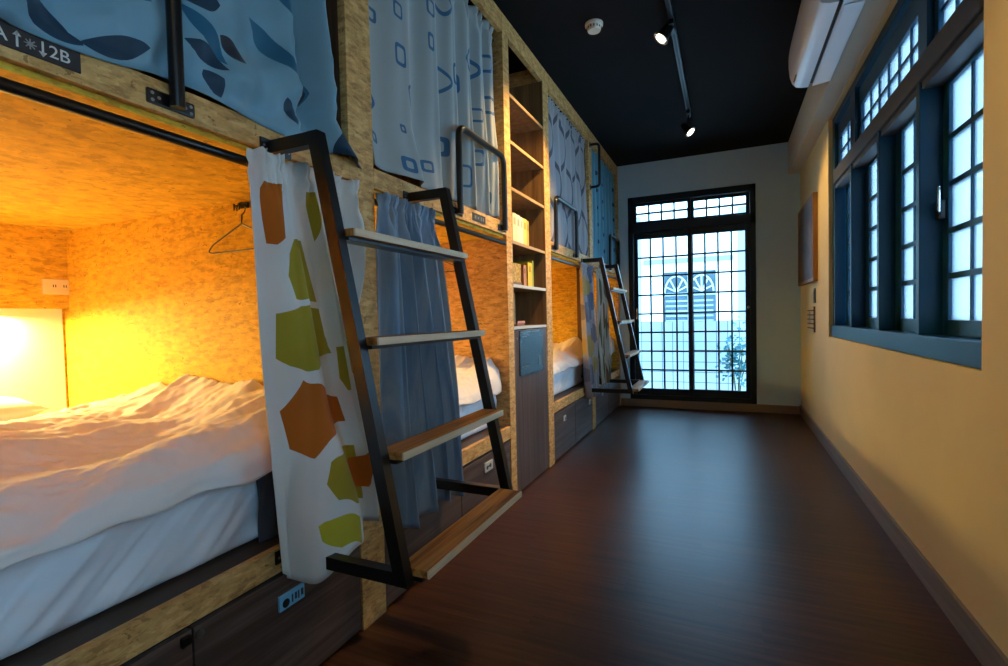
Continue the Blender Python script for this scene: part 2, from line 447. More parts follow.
# ------------------------------------------------------------------ window
M['transom'] = plain('brown_grey_aluminium', (.050, .048, .052), .5, .1, .4, .15, 10)
def build_window(name, label, WY0, WY1, off):
    win = thing(name, (.76, (WY0+WY1)/2, WZ0), label, 'window'); win['kind'] = 'structure'
    b = MB(); X0, X1 = .716, .835
    b.box(X0, X1, WY0, WY0+.07, WZ0, WZ1, .003).box(X0, X1, WY1-.075, WY1, WZ0, WZ1, .003)
    b.box(X0, X1, WY0+.07, WY1-.075, WZ1-.05, WZ1, .003).box(X0-.012, X1, WY0, WY1, WZ0, WZ0+.085, .004)
    b.build('window_frame', 'frame', win)
    b = MB().box(.706, .80, WY0+.07, WY1-.075, 1.955, 2.048, .006)
    b.box(.72, .80, WY0+.07, WY1-.075, 1.925, 1.955, .003)
    b.build('transom_bar', M['transom'], win)
    edges = [e+off for e in (1.99, 2.545, 3.125, 3.74, 4.255)]
    for y in edges[1:4]:
        MB().box(.712, .822, y-.02, y+.022, WZ0+.085, 1.975, .004).build('mullion', 'frame', win)
        MB().box(.84, .95, y+.0, y+.035, WZ0, WZ1, .003).build('outer_grille_post', 'frame', win)
    for k in range(4):
        a, c = edges[k]+.022, edges[k+1]-.02
        xg = .796 if k % 2 else .802
        b = MB(); st = .03; sf = (.055, .09, .08, .05)[k]
        z0, z1 = WZ0+.085, 1.975
        b.box(xg-.016, xg+.016, a, a+st, z0, z1, .003).box(xg-.016, xg+.016, c-sf, c, z0, z1, .003)
        b.box(xg-.016, xg+.016, a+st, c-st, z1-.065, z1, .003).box(xg-.016, xg+.016, a+st, c-st, z0, z0+.06, .003)
        s = b.build('window_sash', 'frame', win)
        MB().box(xg-.003, xg+.003, a+st, c-st, z0+.06, z1-.065).build('glass_pane', 'frost' if k < 3 else 'frost', s)
        g = MB()
        for zz in (1.175, 1.35, 1.53, 1.71):
            g.box(xg-.010, xg+.012, a+st, c-st, zz-.011, zz+.011)
        ym = a+st+(c-a-2*st)*.55
        g.box(xg-.009, xg+.011, ym-.008, ym+.008, z0+.06, z1-.065)
        g.build('muntin_grid', 'frame', s)
        if k == 0:
            l = MB().box(xg-.040, xg-.016, c-.045, c-.004, 1.40, 1.475, .006).build('latch_body', 'blackmetal', s)
            MB().box(xg-.050, xg-.040, c-.058, c-.044, 1.425, 1.525, .004).build('latch_lever', 'chrome', s)
    for (a, c, n) in ((3.76+off, 4.255+off, 2), (2.56+off, 3.64+off, 6), (1.99+off, 2.46+off, 3)):
        xg = .758; z0, z1 = 2.048, 2.325
        b = MB().box(xg-.02, xg+.02, a, a+.04, z0, z1+.05, .003).box(xg-.02, xg+.02, c-.04, c, z0, z1+.05, .003)
        b.box(xg-.02, xg+.02, a+.04, c-.04, z1-.05, z1+.05, .003).box(xg-.02, xg+.02, a+.04, c-.04, z0, z0+.025, .003)
        s = b.build('transom_sash', 'frame', win)
        MB().box(xg-.003, xg+.003, a+.04, c-.04, z0+.025, z1-.05).build('glass_pane', 'frost', s)
        g = MB()
        for i in range(1, n): y = a+.04+(c-a-.08)*i/n; g.box(xg-.010, xg+.012, y-.007, y+.007, z0+.025, z1-.05)
        g.box(xg-.010, xg+.012, a+.04, c-.04, z0+.118, z0+.132)
        g.build('muntin_grid', 'frame', s)
    for (a, c) in ((3.64+off, 3.76+off), (2.46+off, 2.56+off)):
        MB().box(.716, .82, a, c, 2.048, WZ1-.05, .003).build('transom_mullion', 'frame', win)

build_window('window_1', 'dark teal framed window of four sashes under transom lights', WY0, WY1, 0)
build_window('window_2', 'second dark teal framed window beside the camera', VY0, VY1, VY0-WY0)

# ------------------------------------------------------------------ bunks
BAYS = [(.16, 1.306), (1.43, 2.585), (3.37, 4.48), (4.60, 5.755)]
DECK0, DECK1 = 1.505, 1.588
bunks = []
BL = ['nearest bunk bed unit of pale strand board, under the blue leaf curtain',
      'bunk bed unit of strand board between the first post and the bookcase',
      'bunk bed unit of strand board just beyond the bookcase',
      'farthest bunk bed unit, next to the glazed door']
def lamp_light(name, loc, size, sizey, power, col, rot):
    l = bpy.data.lights.new(name, 'AREA'); l.shape = 'RECTANGLE'; l.size = size; l.size_y = sizey; l.energy = power; l.color = col
    o = bpy.data.objects.new(name, l); COL.objects.link(o); o.location = loc; o.rotation_euler = rot
    return o
POST_AFTER = [(1.306, 1.43), None, (4.48, 4.60), (5.755, 5.825)]
WARM = (1, .76, .26)
PW = [62, 60, 54, 42]
for k, (a, c) in enumerate(BAYS):
    t = thing('bunk_bed', (-2.0, (a+c)/2, 0), BL[k], 'bunk bed'); bunks.append(t)
    # posts and side partitions
    if k == 0:
        MB().box(FX-.03, FX, .025, a, 0, CZ-.012, .002).build('post', 'osb_edge', t)
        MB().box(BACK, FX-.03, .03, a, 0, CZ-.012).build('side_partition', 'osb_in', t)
    if POST_AFTER[k]:
        p0, p1 = POST_AFTER[k]
        MB().box(FX-.03, FX, p0, p1, 0, CZ-.012, .002).build('post', 'osb_edge', t)
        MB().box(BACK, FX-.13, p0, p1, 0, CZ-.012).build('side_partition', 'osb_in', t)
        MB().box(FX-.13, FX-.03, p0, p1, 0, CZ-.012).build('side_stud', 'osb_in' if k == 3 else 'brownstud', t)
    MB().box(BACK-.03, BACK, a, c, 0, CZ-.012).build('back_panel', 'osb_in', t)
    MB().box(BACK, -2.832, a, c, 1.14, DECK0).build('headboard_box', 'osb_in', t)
    MB().box(BACK, BACK+.012, a, c-.012, .43, 1.14).build('headboard_panel', 'whitepanel', t)
    # upper deck, its fascia and the top board
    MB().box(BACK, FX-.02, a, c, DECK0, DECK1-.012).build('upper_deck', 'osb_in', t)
    MB().box(FX-.02, FX, a, c, 1.518, DECK1, .0015).build('deck_fascia', 'osb_edge', t)
    MB().box(FX-.03, FX, a, c, 2.65, CZ-.012, .002).build('top_fascia', 'osb_edge', t)
    # ledge, rail and drawers
    MB().box(BACK, FX-.022, a, c, .40, .43).build('bed_base', 'ledge', t)
    MB().box(FX-.022, FX, a, c, .362, .432, .002).build('front_rail', 'osb_edge', t)
    MB().box(FX-.06, FX-.02, a, c, 0, .362).build('plinth', 'dark', t)
    sp = a+(c-a)*.497 if k else .73
    for q, (d0, d1) in enumerate(((a+.004, sp-.0025), (sp+.0025, c-.004))):
        d = MB().box(FX-.020, FX-.003, d0, d1, .012, .348, .0015).build('drawer', 'drawer', t)
        if k == 0 and q == 0:
            MB().box(FX-.004, FX+.006, .700, .722, .318, .342, .003).build('cam_lock', 'blackmetal', d)
        if k == 0 and q == 1:
            MB().cyl((FX-.004, .744, .330), (FX+.006, .744, .330), .010).build('cam_lock', 'screw', d)
            # pale blue handle plate with a finger hole
            h = MB().box(FX-.004, FX+.004, .966, 1.056, .252, .296, .004).build('handle_plate', 'labelblue', d)
            MB().cyl((FX+.001, .988, .270), (FX+.0052, .988, .270), .012).build('lock_cylinder', 'blackmetal', h)
            g = MB()
            for i, w in enumerate((.006, .009, .006, .010)):
                yy = 1.008+.011*i
                g.box(FX+.003, FX+.0048, yy, yy+w*.8, .262+.003*(i % 2), .284)
            g.build('printed_marks', 'signblack', h)
        if k == 1:
            ym = 1.735 if q == 0 else 2.29
            h = MB().box(FX-.004, FX+.004, ym-.047, ym+.047, .262, .312, .004).build('handle_plate', 'labelgrey', d)
            g = MB()
            g.cyl((FX+.002, ym-.022, .284), (FX+.0052, ym-.022, .284), .010); g.cyl((FX+.002, ym+.014, .288), (FX+.0052, ym+.014, .288), .010)
            g.box(FX+.002, FX+.0052, ym-.022, ym+.014, .284, .292)
            g.build('finger_hole', 'blackmetal', h)
        if k in (2, 3) and (k, q) != (3, 1):
            ym = 3.62 if (k, q) == (2, 0) else (d0+d1)/2
            if (k, q) == (2, 1): ym = d1-.1
            h = MB().box(FX-.004, FX+.004, ym-.03, ym+.03, .258, .30, .004).build('handle_plate', 'labelgrey', d)
            MB().cyl((FX+.002, ym+.005, .275), (FX+.0052, ym+.005, .275), .010).build('finger_hole', 'blackmetal', h)
    # curtain rods
    MB().cyl((FX-.012, a, 1.474), (FX-.012, c, 1.474), .0125, 14).build('curtain_rod', 'blackmetal', t, smooth='auto')
    MB().cyl((FX-.03-.03, a, 2.615), (FX-.06, c, 2.615), .011, 12).build('curtain_rod', 'blackmetal', t, smooth='auto')
    # lamp under the headboard box
    ym = (a+c)/2
    MB().cyl((BACK+.030, ym-.42, 1.128), (BACK+.030, ym+.30, 1.128), .010, 12).build('lamp_tube', 'lampon', t)
    lamp_light('bunk_lamp_light', (BACK+.055, ym-.06, 1.112), .06, .8, PW[k], WARM, (0, radians(-8), 0))

# outlet on the first headboard box
o = thing('wall_outlet', (-2.832, 1.27, 1.21), 'ivory double outlet on the headboard of the nearest lower bunk', 'outlet')
MB().box(-2.832, -2.822, 1.205, 1.325, 1.205, 1.275, .003).build('cover_plate', 'outlet', o)
g = MB()
for y in (1.25, 1.29): 
    g.box(-2.823, -2.8205, y-.006, y-.003, 1.238, 1.25); g.box(-2.823, -2.8205, y+.003, y+.006, 1.238, 1.25)
build_each(g, 'socket_slot', 'dark', o)

# ------------------------------------------------------------------ beds
def ridge(p): return 1-abs(noise.noise(p))*2
def mattress(k, a, c):
    def f(u, v): pass
    y0, y1 = a+.012, c-.012
    x0, x1 = BACK+.03, -1.225
    z0, z1 = .4305, .640
    b = MB()
    # rounded box with a wrinkled fitted sheet on the front
    prof = []
    def front(u, v):
        y = y0+(y1-y0)*u; z = z0+(z1-z0)*v
        e = 1-(2*v-1)**8
        x = x1-.022*(1-e)
        w = .012*noise.noise(Vector((y*9-z*8, z*5-y*3, k*3.1)))+.011*ridge(Vector((y*11-z*15, z*2.5, 5+k)))+.005*ridge(Vector((y*27-z*30, z*5, 5+k)))
        return Vector((x+w*e, y, z))
    b.grid(front, 180, 24, lambda u, v: (u, v))
    b.grid(lambda u, v: Vector((x0+(front(u, 1).x-x0)*(1-v), y0+(y1-y0)*u, z1)), 180, 2, lambda u, v: (u, v))
    b.grid(lambda u, v: Vector((x0+(front(u, 0).x-x0)*v, y0+(y1-y0)*u, z0)), 180, 2, lambda u, v: (u, v))
    for s in (0, 1):
        b.grid(lambda u, v: Vector((x0+(front(s, v).x-x0)*u, y0+(y1-y0)*s, z0+(z1-z0)*v)), 2, 24, lambda u, v: (u, v))
    b.grid(lambda u, v: Vector((x0, y0+(y1-y0)*u, z0+(z1-z0)*v)), 2, 2, lambda u, v: (u, v))
    bmesh.ops.remove_doubles(b.bm, verts=b.bm.verts[:], dist=.0005)
    bmesh.ops.recalc_face_normals(b.bm, faces=b.bm.faces[:])
    return b.build('mattress', 'sheet', smooth=True)
ML = ['mattress in a pale sheet in the nearest lower bunk', 'mattress in a pale sheet behind the black ladder and blue grey curtain',
      'mattress in a white sheet just beyond the bookcase', 'mattress hidden behind the farthest lower curtain']
DL = ['rumpled white duvet glowing orange in the nearest lower bunk', 'white duvet on the bunk just before the bookcase',
      'white duvet on the bunk just beyond the bookcase', 'white duvet behind the farthest lower curtain']
def duvet(k, a, c, xback=-2.62):
    y0, y1 = a+.015, c-.012
    L = 1.335
    def prof(t, u):
        # t: 0 head side .. 1 hanging front hem
        y = y0+(y1-y0)*u
        s = t*(L+.075)
        front_x = -1.185+.008*sin(y*9+k)
        xb = front_x-L
        if s < L:
            x = xb+s; d = L-s
            z = .700
            rise = .012
            z += .035*noise.noise(Vector((x*2.2, y*2.4, 3.3+k*7)))
            z += .030*ridge(Vector((x*3.2+y*1.5, y*1.2-x*.6, 9.1+k*5)))
            z += .024*ridge(Vector((x*6.5+y*1.6, y*1.5-x*.8, 1.7+k*5)))
            z += .008*ridge(Vector((x*15+y*3.4, y*3-x*2, 4.4+k*5)))+.006*ridge(Vector((x*30-y*9, y*6+x*5, 4.4+k*5)))+.004*ridge(Vector((x*26+y*30, y*11-x*12, 2.4+k*5)))
            # bunched up against the far partition
            wv = max(0, (u-.70)/.30)
            z += wv*wv*(.085+.03*noise.noise(Vector((x*6, 0, k*2.)))) * min(1, max(0, (x+2.40)*4))
            # roll off at the head and the front edge
            z -= .055*max(0, 1-s/.16)**2
            z -= .060*max(0, 1-d/.14)**2.2
            z = max(z, .652)
            if k == 0: z += .012*max(0, 1-u*1.6)
            return Vector((x, y, z))
        q = (s-L)/.075
        zt = prof(L*.9999/(L+.075), u).z
        zh = .618+.020*noise.noise(Vector((y*7, k*3., 1)))+.045*(u if k == 0 else u*.5)*.6
        x = front_x+.016*sin(q*pi*.55)+.006*noise.noise(Vector((y*14, q*2, k)))
        return Vector((x, y, zt+(zh-zt)*q))
    b = MB().grid(lambda u, v: prof(v, u), 150, 190, lambda u, v: (u*(y1-y0), v*L))
    bmesh.ops.recalc_face_normals(b.bm, faces=b.bm.faces[:])
    n = sum(f.normal.z for f in b.bm.faces)
    if n < 0: bmesh.ops.reverse_faces(b.bm, faces=b.bm.faces[:])
    me_o = b.build('duvet', 'duvet', smooth=True)
    md = me_o.modifiers.new('thickness', 'SOLIDIFY'); md.thickness = .010; md.offset = -1
    return me_o
def pillow(k, a, c):
    cx, cy, cz = -2.695, a+.46*(c-a)+.02, .645
    b = MB()
    bmesh.ops.create_cube(b.bm, size=2)
    bmesh.ops.subdivide_edges(b.bm, edges=b.bm.edges[:], cuts=9, use_grid_fill=True)
    for v in b.bm.verts:
        x, y, z = v.co
        e = (1-min(1, abs(x))**3.2)*(1-min(1, abs(y))**3.2)
        v.co = Vector((cx+x*.165*(1-.06*y*y), cy+y*.40*(1-.05*x*x), cz+.075+z*.068*max(.06, e**.45)+.006*noise.noise(Vector((x*2, y*3, k)))))
    uvl = b.bm.loops.layers.uv.verify()
    o = b.build('pillow', 'pillow', smooth=True)
    return o
PL = ['cream pillow lit by the lamp at the head of the nearest lower bunk', 'pillow at the head of the bunk before the bookcase',
      'pillow at the head of the bunk beyond the bookcase', 'pillow at the head of the farthest lower bunk']
for k, (a, c) in enumerate(BAYS):
    tag(mattress(k, a, c), ML[k], 'mattress', 'mattresses in the lower bunks')
    tag(duvet(k, a, c), DL[k], 'duvet', 'duvets in the lower bunks')
    if k < 3: tag(pillow(k, a, c), PL[k], 'pillow', 'pillows in the lower bunks')

# dark cloth over the mattress end behind the hexagon curtain
def cl(u, v):
    y = .962+.328*u; z = .652-.218*v
    return Vector((-1.198+.006*sin(u*26+v*5)+.004*noise.noise(Vector((u*9, v*3, 2))), y+.01*v, z))
o = MB().grid(cl, 60, 20, lambda u, v: (u*.28, v*.22)).build('bed_throw', 'greycloth', smooth=True)
md = o.modifiers.new('thickness', 'SOLIDIFY'); md.thickness = .004; md.offset = 0
tag(o, 'dark grey cloth hanging over the mattress end beside the hexagon curtain', 'blanket')

# ------------------------------------------------------------------ curtains
def curtain(name, mat, y0t, y1t, y0b, y1b, zt, zb, x, folds, at, ab, seed, label, group, xb=None, header=True, hem=None, power=1.0, bulge=None, nu=None, solid=.0025, clampx=None, edge=None, warp=None, ampl=None, arc=False):
    W = (y1b-y0b+y1t-y0t)/2
    nu = nu or int(folds*22); nv = 56
    xb = x if xb is None else xb
    def pos(u, v):
        z_b = zb+(hem(u) if hem else 0)
        z = zt+(z_b-zt)*v
        y = (y0t+(y1t-y0t)*u)*(1-v)+(y0b+(y1b-y0b)*u)*v
        if edge: y += edge(u, v)
        A = at+(ab-at)*min(1, v*1.6)**.8
        ph = 2*pi*(warp(u, v) if warp else folds*u)+(.25 if warp else 1.56)*noise.noise(Vector((u*3, v*1.1, seed)))+seed
        if ampl: A *= ampl(u, v)
        s = sin(ph)+.35*sin(2*ph+1.1+v*1.5)
        xx = x+(xb-x)*v+A*s+.4*A*noise.noise(Vector((u*6, v*2.2, seed+5)))
        yy = y+.45*A*cos(ph)*min(1, 4*u, 4*(1-u))
        if header and v < .11:
            h = (1-v/.11)**.7
            fq = max(9, folds*2.6)
            xx = xx*(1-h*.8)+x*h*.8
            pinch = .35 if .028 < v < .045 else 1.0
            xx += h*pinch*(.018*sin(2*pi*fq*u+seed+4*noise.noise(Vector((u*9, v*5, seed))))+.014*noise.noise(Vector((u*55, v*40, seed))))
            yy += h*.007*noise.noise(Vector((u*40, v*30, seed)))
            z += h*.006*noise.noise(Vector((u*45, v*20, seed+2)))
        if bulge: xx, yy, z = bulge(u, v, xx, yy, z)
        if clampx is not None: xx = max(xx, clampx)
        return Vector((xx, yy, z))
    b = MB().grid(pos, nu, nv, lambda u, v: (u*W, (zt-zb)*(1-v)))
    bmesh.ops.recalc_face_normals(b.bm, faces=b.bm.faces[:])
    if sum(f.normal.x for f in b.bm.faces) < 0: bmesh.ops.reverse_faces(b.bm, faces=b.bm.faces[:])
    o = b.build(name, mat, smooth=True, solid=0)
    md = o.modifiers.new('thickness', 'SOLIDIFY'); md.thickness = solid; md.offset = 0
    return tag(o, label, 'curtain', group)

OR, OL, YE = (.50, .125, .010), (.40, .31, .025), (.50, .44, .03)
M['hexcurtain'] = cloth('cream_hexagon_print_cotton', (.74, .72, .68), [
    ('poly', OR, [(0.017, 1.063), (0.02, 0.979), (0.024, 0.917), (0.042, 0.917), (0.064, 0.938), (0.071, 1.084), (0.022, 1.084)]),
    ('poly', OL, [(0.061, 0.834), (0.081, 0.771), (0.203, 0.75), (0.161, 0.938), (0.103, 0.938), (0.073, 0.896)]),
    ('poly', OL, [(0.149, 1.084), (0.166, 1.0), (0.179, 0.938), (0.186, 1.084)]),
    ('poly', OL, [(0.027, 0.604), (0.051, 0.584), (0.154, 0.542), (0.237, 0.584), (0.208, 0.729), (0.1, 0.75), (0.032, 0.729)]),
    ('poly', OL, [(0.237, 0.604), (0.252, 0.5), (0.262, 0.458), (0.286, 0.521), (0.272, 0.625)]),
    ('poly', OR, [(0.027, 0.458), (0.042, 0.354), (0.108, 0.313), (0.274, 0.354), (0.259, 0.438), (0.081, 0.542)]),
    ('poly', OL, [(0.127, 0.229), (0.142, 0.167), (0.184, 0.125), (0.318, 0.083), (0.289, 0.271), (0.144, 0.271)]),
    ('poly', OR, [(0.215, 0.146), (0.316, 0.125), (0.323, 0.188), (0.313, 0.25)]),
    ('poly', YE, [(0.105, 0.146), (0.11, 0.104), (0.137, 0.042), (0.186, 0.0), (0.188, 0.083), (0.117, 0.146)]),
    ('poly', OR, [(0.0, 0.021), (0.0, 0.104)]),], transl=.12)
def hem1(u):
    r = min(1, max(0, (u-.24)/.22))
    return .030+.020*max(0, 1-u/.10)+.050*r*r*(3-2*r)-.015*u
def bulge1(u, v, x, y, z):
    # drapes over the ledge and out in front of the front rail, hem corner lifted
    k = min(1, max(0, (v-.72)/.25)); k = k*k*(3-2*k)
    x = max(x, FX+.012) if v > .86 else x
    q = min(1, max(0, (v-.62)/.34)); q = q*q*(3-2*q)
    x += .095*q*math.exp(-((u-.35)/(.19 if u < .35 else .40))**2)
    y -= .080*q*math.exp(-((u-.29)/(.18 if u < .29 else .11))**2)
    # deep fold between the left strip and the broad panel
    q = min(1, max(0, (v-.70)/.18))
    x -= .040*q*math.exp(-((u-.135)/.040)**2)
    x = max(x, FX+.006)
    return x, y, z
def warp1(u, v):
    # pleats at the heading fan out into one broad panel on the left
    ub = .30+.60*v**.9
    return u/ub if u < ub else 1+(u-ub)/(1-ub)*(2.6-1.2*v)
def ampl1(u, v):
    ub = .30+.60*v**.9
    return (.62 if u < ub*.75 else .62+.55*min(1, (u-ub*.75)/(ub*.25)))*(1-.45*v*v)
curtain('curtain', 'hexcurtain', .910, 1.290, .948, 1.302, 1.502, .335, FX+.032, 3.0, .024, .044, -1.571,
        'cream curtain with orange and olive hexagons on the nearest lower bunk', 'curtains of the lower bunks', clampx=FX+.004, xb=FX+.062, hem=hem1, bulge=bulge1, nu=150, warp=warp1, ampl=ampl1)
M['bluegrey'] = cloth('blue_grey_curtain_cotton', (.18, .28, .40), base2=(.30, .38, .46), transl=.05)
curtain('curtain', 'bluegrey', 1.426, 1.775, 1.426, 1.90, 1.50, .310, FX+.032, 4.3, .020, .046, 4.1,
        'plain blue grey curtain bunched behind the nearest black ladder', 'curtains of the lower bunks', clampx=FX+.004, xb=FX+.066, hem=lambda u: -.01*sin(u*9)-.0*u, nu=140)
GY, MU = (.24, .235, .28), (.50, .35, .12)
M['greyhex'] = cloth('grey_hexagon_print_cotton', (.42, .40, .42), [
    ('hex', MU, .10, .96, .085, 0, 1.), ('hex', GY, .10, .74, .085, 0, 1.2), ('hex', MU, .12, .45, .10, 0, 1.), ('hex', (.19, .20, .27), .24, .84, .085, 0, 1.),
    ('hex', GY, .25, .55, .085, 0, 1.), ('hex', MU, .22, .28, .08, 0, 1.), ('hex', GY, .08, .2, .08, 0, 1.), ('hex', (.19, .20, .27), .26, 1.08, .08, 0, 1.)], transl=.1)
curtain('curtain', 'greyhex', 4.03, 4.46, 4.17, 4.475, 1.50, .345, FX+.026, 3.4, .012, .03, 2.2,
        'grey curtain with mustard hexagons just before the far ladder', 'curtains of the lower bunks', clampx=FX+.004, xb=FX+.05, nu=96)
M['leafprint'] = cloth('cream_foliage_print_cotton', (.50, .45, .37), [
    ('wave', (.10, .13, .07), .06, .03, .7, 0, .022), ('wave', (.23, .12, .06), .16, .04, .6, 1, .018), ('wave', (.12, .16, .10), .27, .03, .8, 2, .022), ('wave', (.10, .12, .14), .36, .03, .6, .5, .012)], transl=.1)
curtain('curtain', 'leafprint', 4.61, 4.97, 4.61, 5.02, 1.50, .40, FX+.026, 4.2, .012, .026, 6.3,
        'cream curtain with dark wavy foliage stripes behind the far ladder', 'curtains of the lower bunks', clampx=FX+.004, xb=FX+.05, nu=96)

# upper curtains
LB, DB, DG = (.025, .125, .21), (.016, .045, .080), (.028, .032, .045)
def Lf(y, z, ln, w, ang, col): return ('leaf', col, y-.165, z-1.585, ln, w, ang)
def Le(a, b, w, col):
    return ('leaf', col, (a[0]+b[0])/2-.170, (a[1]+b[1])/2-1.586, math.hypot(a[0]-b[0], a[1]-b[1]), w, math.atan2(b[1]-a[1], b[0]-a[0]))
M['leafblue'] = cloth('pale_blue_leaf_print_satin', (.19, .35, .44), [
    Le((.47, 1.645), (.56, 1.600), .050, DB), Le((.43, 1.74), (.50, 1.63), .05, DB), Le((.555, 1.605), (.685, 1.634), .046, DB), Le((.775, 1.80), (.873, 1.69), .050, LB),
    Le((.775, 1.712), (.868, 1.672), .045, DB), Le((.855, 1.760), (.935, 1.722), .042, DG), Le((.810, 1.655), (.855, 1.602), .040, DB),
    Le((.985, 1.885), (1.090, 1.765), .052, LB), Le((1.110, 1.93), (1.122, 1.85), .038, DG), Le((1.112, 1.805), (1.135, 1.70), .052, LB), Le((1.112, 1.765), (1.132, 1.705), .042, DG),
    Le((1.055, 1.695), (1.090, 1.630), .040, DB), Le((.77, 1.825), (.87, 1.842), .05, DB), Le((1.05, 2.02), (1.12, 1.94), .05, LB),
    Le((.60, 1.76), (.69, 1.735), .035, LB), Le((.30, 1.72), (.40, 1.66), .06, DB), Le((.22, 1.85), (.33, 1.76), .05, LB), Le((.33, 1.95), (.45, 1.88), .05, DB),
    Le((.55, 1.95), (.66, 1.86), .05, LB), Le((.72, 2.1), (.8, 1.97), .05, DB), Le((.9, 2.15), (1.0, 2.03), .05, LB), Le((.4, 2.2), (.5, 2.08), .05, LB), Le((.6, 2.35), (.72, 2.25), .05, DB),
    Le((.85, 2.4), (.98, 2.3), .05, DG), Le((.25, 2.4), (.38, 2.32), .05, LB), ('dot', DB, 1.23-.165, 1.575-1.585, .07)], rough=.42, transl=.05)
def bulgeU1(u, v, x, y, z):
    # billowing satin whose hem rests on the fascia; right hem corner pulled out over the edge
    lo = max(0, (v-.60)/.40)
    n1 = noise.noise(Vector((u*5.5+v*3.5, v*6-u*2.5, 2.2))); n2 = ridge(Vector((u*7+v*9, v*5-u*6, 6.1)))
    x += lo*(.034+.040*n1+.034*n2)*(1-.5*max(0, (v-.93)/.07))
    z += .012*lo*lo*sin(u*13+.6)
    # rolled, gathered right edge
    x += .046*math.exp(-((u-.950)/.032)**2)-.040*math.exp(-((u-.895)/.024)**2)+.012*math.exp(-((u-.84)/.03)**2)
    w = max(0, (u-.86)/.14)
    if w > 0:
        x += -.004*w
        if v > .93:
            q = (v-.93)/.07
            x += w*(.022*q); z -= .030*w*q; y += .115*w*q
    x = max(x, FX+.006 if z < 1.61 else -9)
    return x, y, z
curtain('curtain', 'leafblue', .170, 1.255, .170, 1.245, 2.64, 1.586, FX-.045, 4.6, .012, .020, .6,
        'pale blue satin curtain with dark leaves on the nearest upper bunk', 'curtains of the upper bunks', bulge=bulgeU1, nu=150, xb=FX-.035)
BLU = (.045, .13, .24)
def Rg(y, z, rx, ry, rot=0, w=.2, col=BLU): return ('ring', col, y-1.435, z-1.60, rx, ry, w, rot)
M['squares'] = cloth('silver_grey_square_print', (.36, .39, .38), [
    Rg(1.636, 2.087, .028, .036), Rg(1.717, 1.938, .030, .05, .25, .12), Rg(1.445, 1.864, .045, .050, .78, .14), Rg(1.506, 2.183, .02, .02, 0, .3), Rg(1.631, 2.259, .024, .026, 0, .2),
    Rg(1.971, 2.146, .045, .045, .78, .15), Rg(2.10, 2.198, .045, .045, 0, .15), Rg(2.252, 2.332, .055, .055, .78, .15), Rg(1.468, 1.717, .016, .016, 0, .4), Rg(1.615, 1.652, .03, .022, 0, .35),
    Rg(1.964, 1.843, .03, .035, 0, .3), Rg(2.138, 1.754, .055, .05, 0, .12), Rg(2.283, 1.881, .035, .035, 0, .2), Rg(1.623, 1.798, .012, .012, 0, .4), Rg(1.87, 2.40, .03, .03, 0, .2), Rg(2.45, 2.2, .04, .04, 0, .2),
    Rg(2.0, 2.5, .04, .04, .78, .2), Rg(2.3, 2.1, .03, .03, 0, .2), Rg(2.42, 2.42, .04, .04, 0, .2), Rg(1.86, 2.25, .02, .03, 0, .25), Rg(1.8, 1.7, .02, .02, 0, .3), Rg(2.4, 1.7, .03, .03, 0, .2)], rough=.6, transl=.05)
def bulgeU2(u, v, x, y, z):
    lo = max(0, (v-.78)/.22)
    x += .055*lo*max(0, sin(u*6.0+.5))
    z += .03*lo*(1-max(0, sin(u*6.0+.5)))*(.6 if u < .1 else .2) - .018*lo*math.exp(-((u-.78)/.09)**2)
    return x, y, z
curtain('curtain', 'squares', 1.437, 2.555, 1.437, 2.535, 2.645, 1.595, FX-.040, 6.2, .010, .022, 3.3,
        'silver grey curtain with blue rounded squares on the second upper bunk', 'curtains of the upper bunks', bulge=bulgeU2, nu=190, xb=FX-.026, warp=lambda u, v: 3.0*u+3.4*u*u, ampl=lambda u, v: .75+1.0*u)
WG = (.105, .10, .125)
M['waves'] = cloth('grey_wave_print', (.35, .34, .36), [('wave', WG, .10+.155*i, .06, .62, (i % 2)*pi, .014) for i in range(7)], rough=.7, transl=.05)
curtain('curtain', 'waves', 3.376, 4.475, 3.376, 4.47, 2.645, 1.595, FX-.040, 7.2, .010, .020, 8.1,
        'grey curtain with wavy dark lines above the bunk beyond the bookcase', 'curtains of the upper bunks', nu=170, xb=FX-.030)
M['bluespots'] = cloth('turquoise_blue_dot_print', (.11, .33, .46), [('dot', (.03, .07, .12), .14+.19*(i % 6), .12+.17*(i // 6)+.08*(i % 2), .022) for i in range(30)], rough=.7, transl=.05)
curtain('curtain', 'bluespots', 4.61, 5.745, 4.61, 5.74, 2.645, 1.595, FX-.040, 7.4, .010, .020, 5.2,
        'turquoise curtain with small dark dots on the farthest upper bunk', 'curtains of the upper bunks', nu=170, xb=FX-.030)

# ------------------------------------------------------------------ signs on the fascias
s = thing('bed_sign', (FX, .43, 1.537), 'black sign with white lettering 2B on the nearest fascia', 'sign', 'bed number signs')
MB().box(FX, FX+.003, .30, .5575, 1.537, 1.580, .0008).build('plate', 'signblack', s)
face_x(text_bm('2B', .031), FX+.0034, .524, 1.556).build('lettering', 'ink', s)
face_x(text_bm('A', .031), FX+.0034, .440, 1.556).build('lettering', 'ink', s)
def arrow(y, z, up):
    g = MB(); sg = 1 if up else -1
    g.box(FX+.003, FX+.0042, y-.0015, y+.0015, z-.013, z+.013)
    g.prism([(y-.006, z+sg*.006), (y+.006, z+sg*.006), (y, z+sg*.0145)], 0, FX+.003, FX+.0042)
    return g
arrow(.463, 1.556, True).build('arrow', 'ink', s); arrow(.499, 1.556, False).build('arrow', 'ink', s)
g = MB()
for i in range(8):
    a = i*pi/4; g.cyl((FX+.0036, .481+.004*cos(a), 1.556+.004*sin(a)), (FX+.0036, .481+.009*cos(a), 1.556+.009*sin(a)), .0012, 6)
g.cyl((FX+.003, .481, 1.556), (FX+.0044, .481, 1.556), .004, 12)
g.build('emblem', plain('sign_grey_emblem', (.25, .25, .24), .6), s)
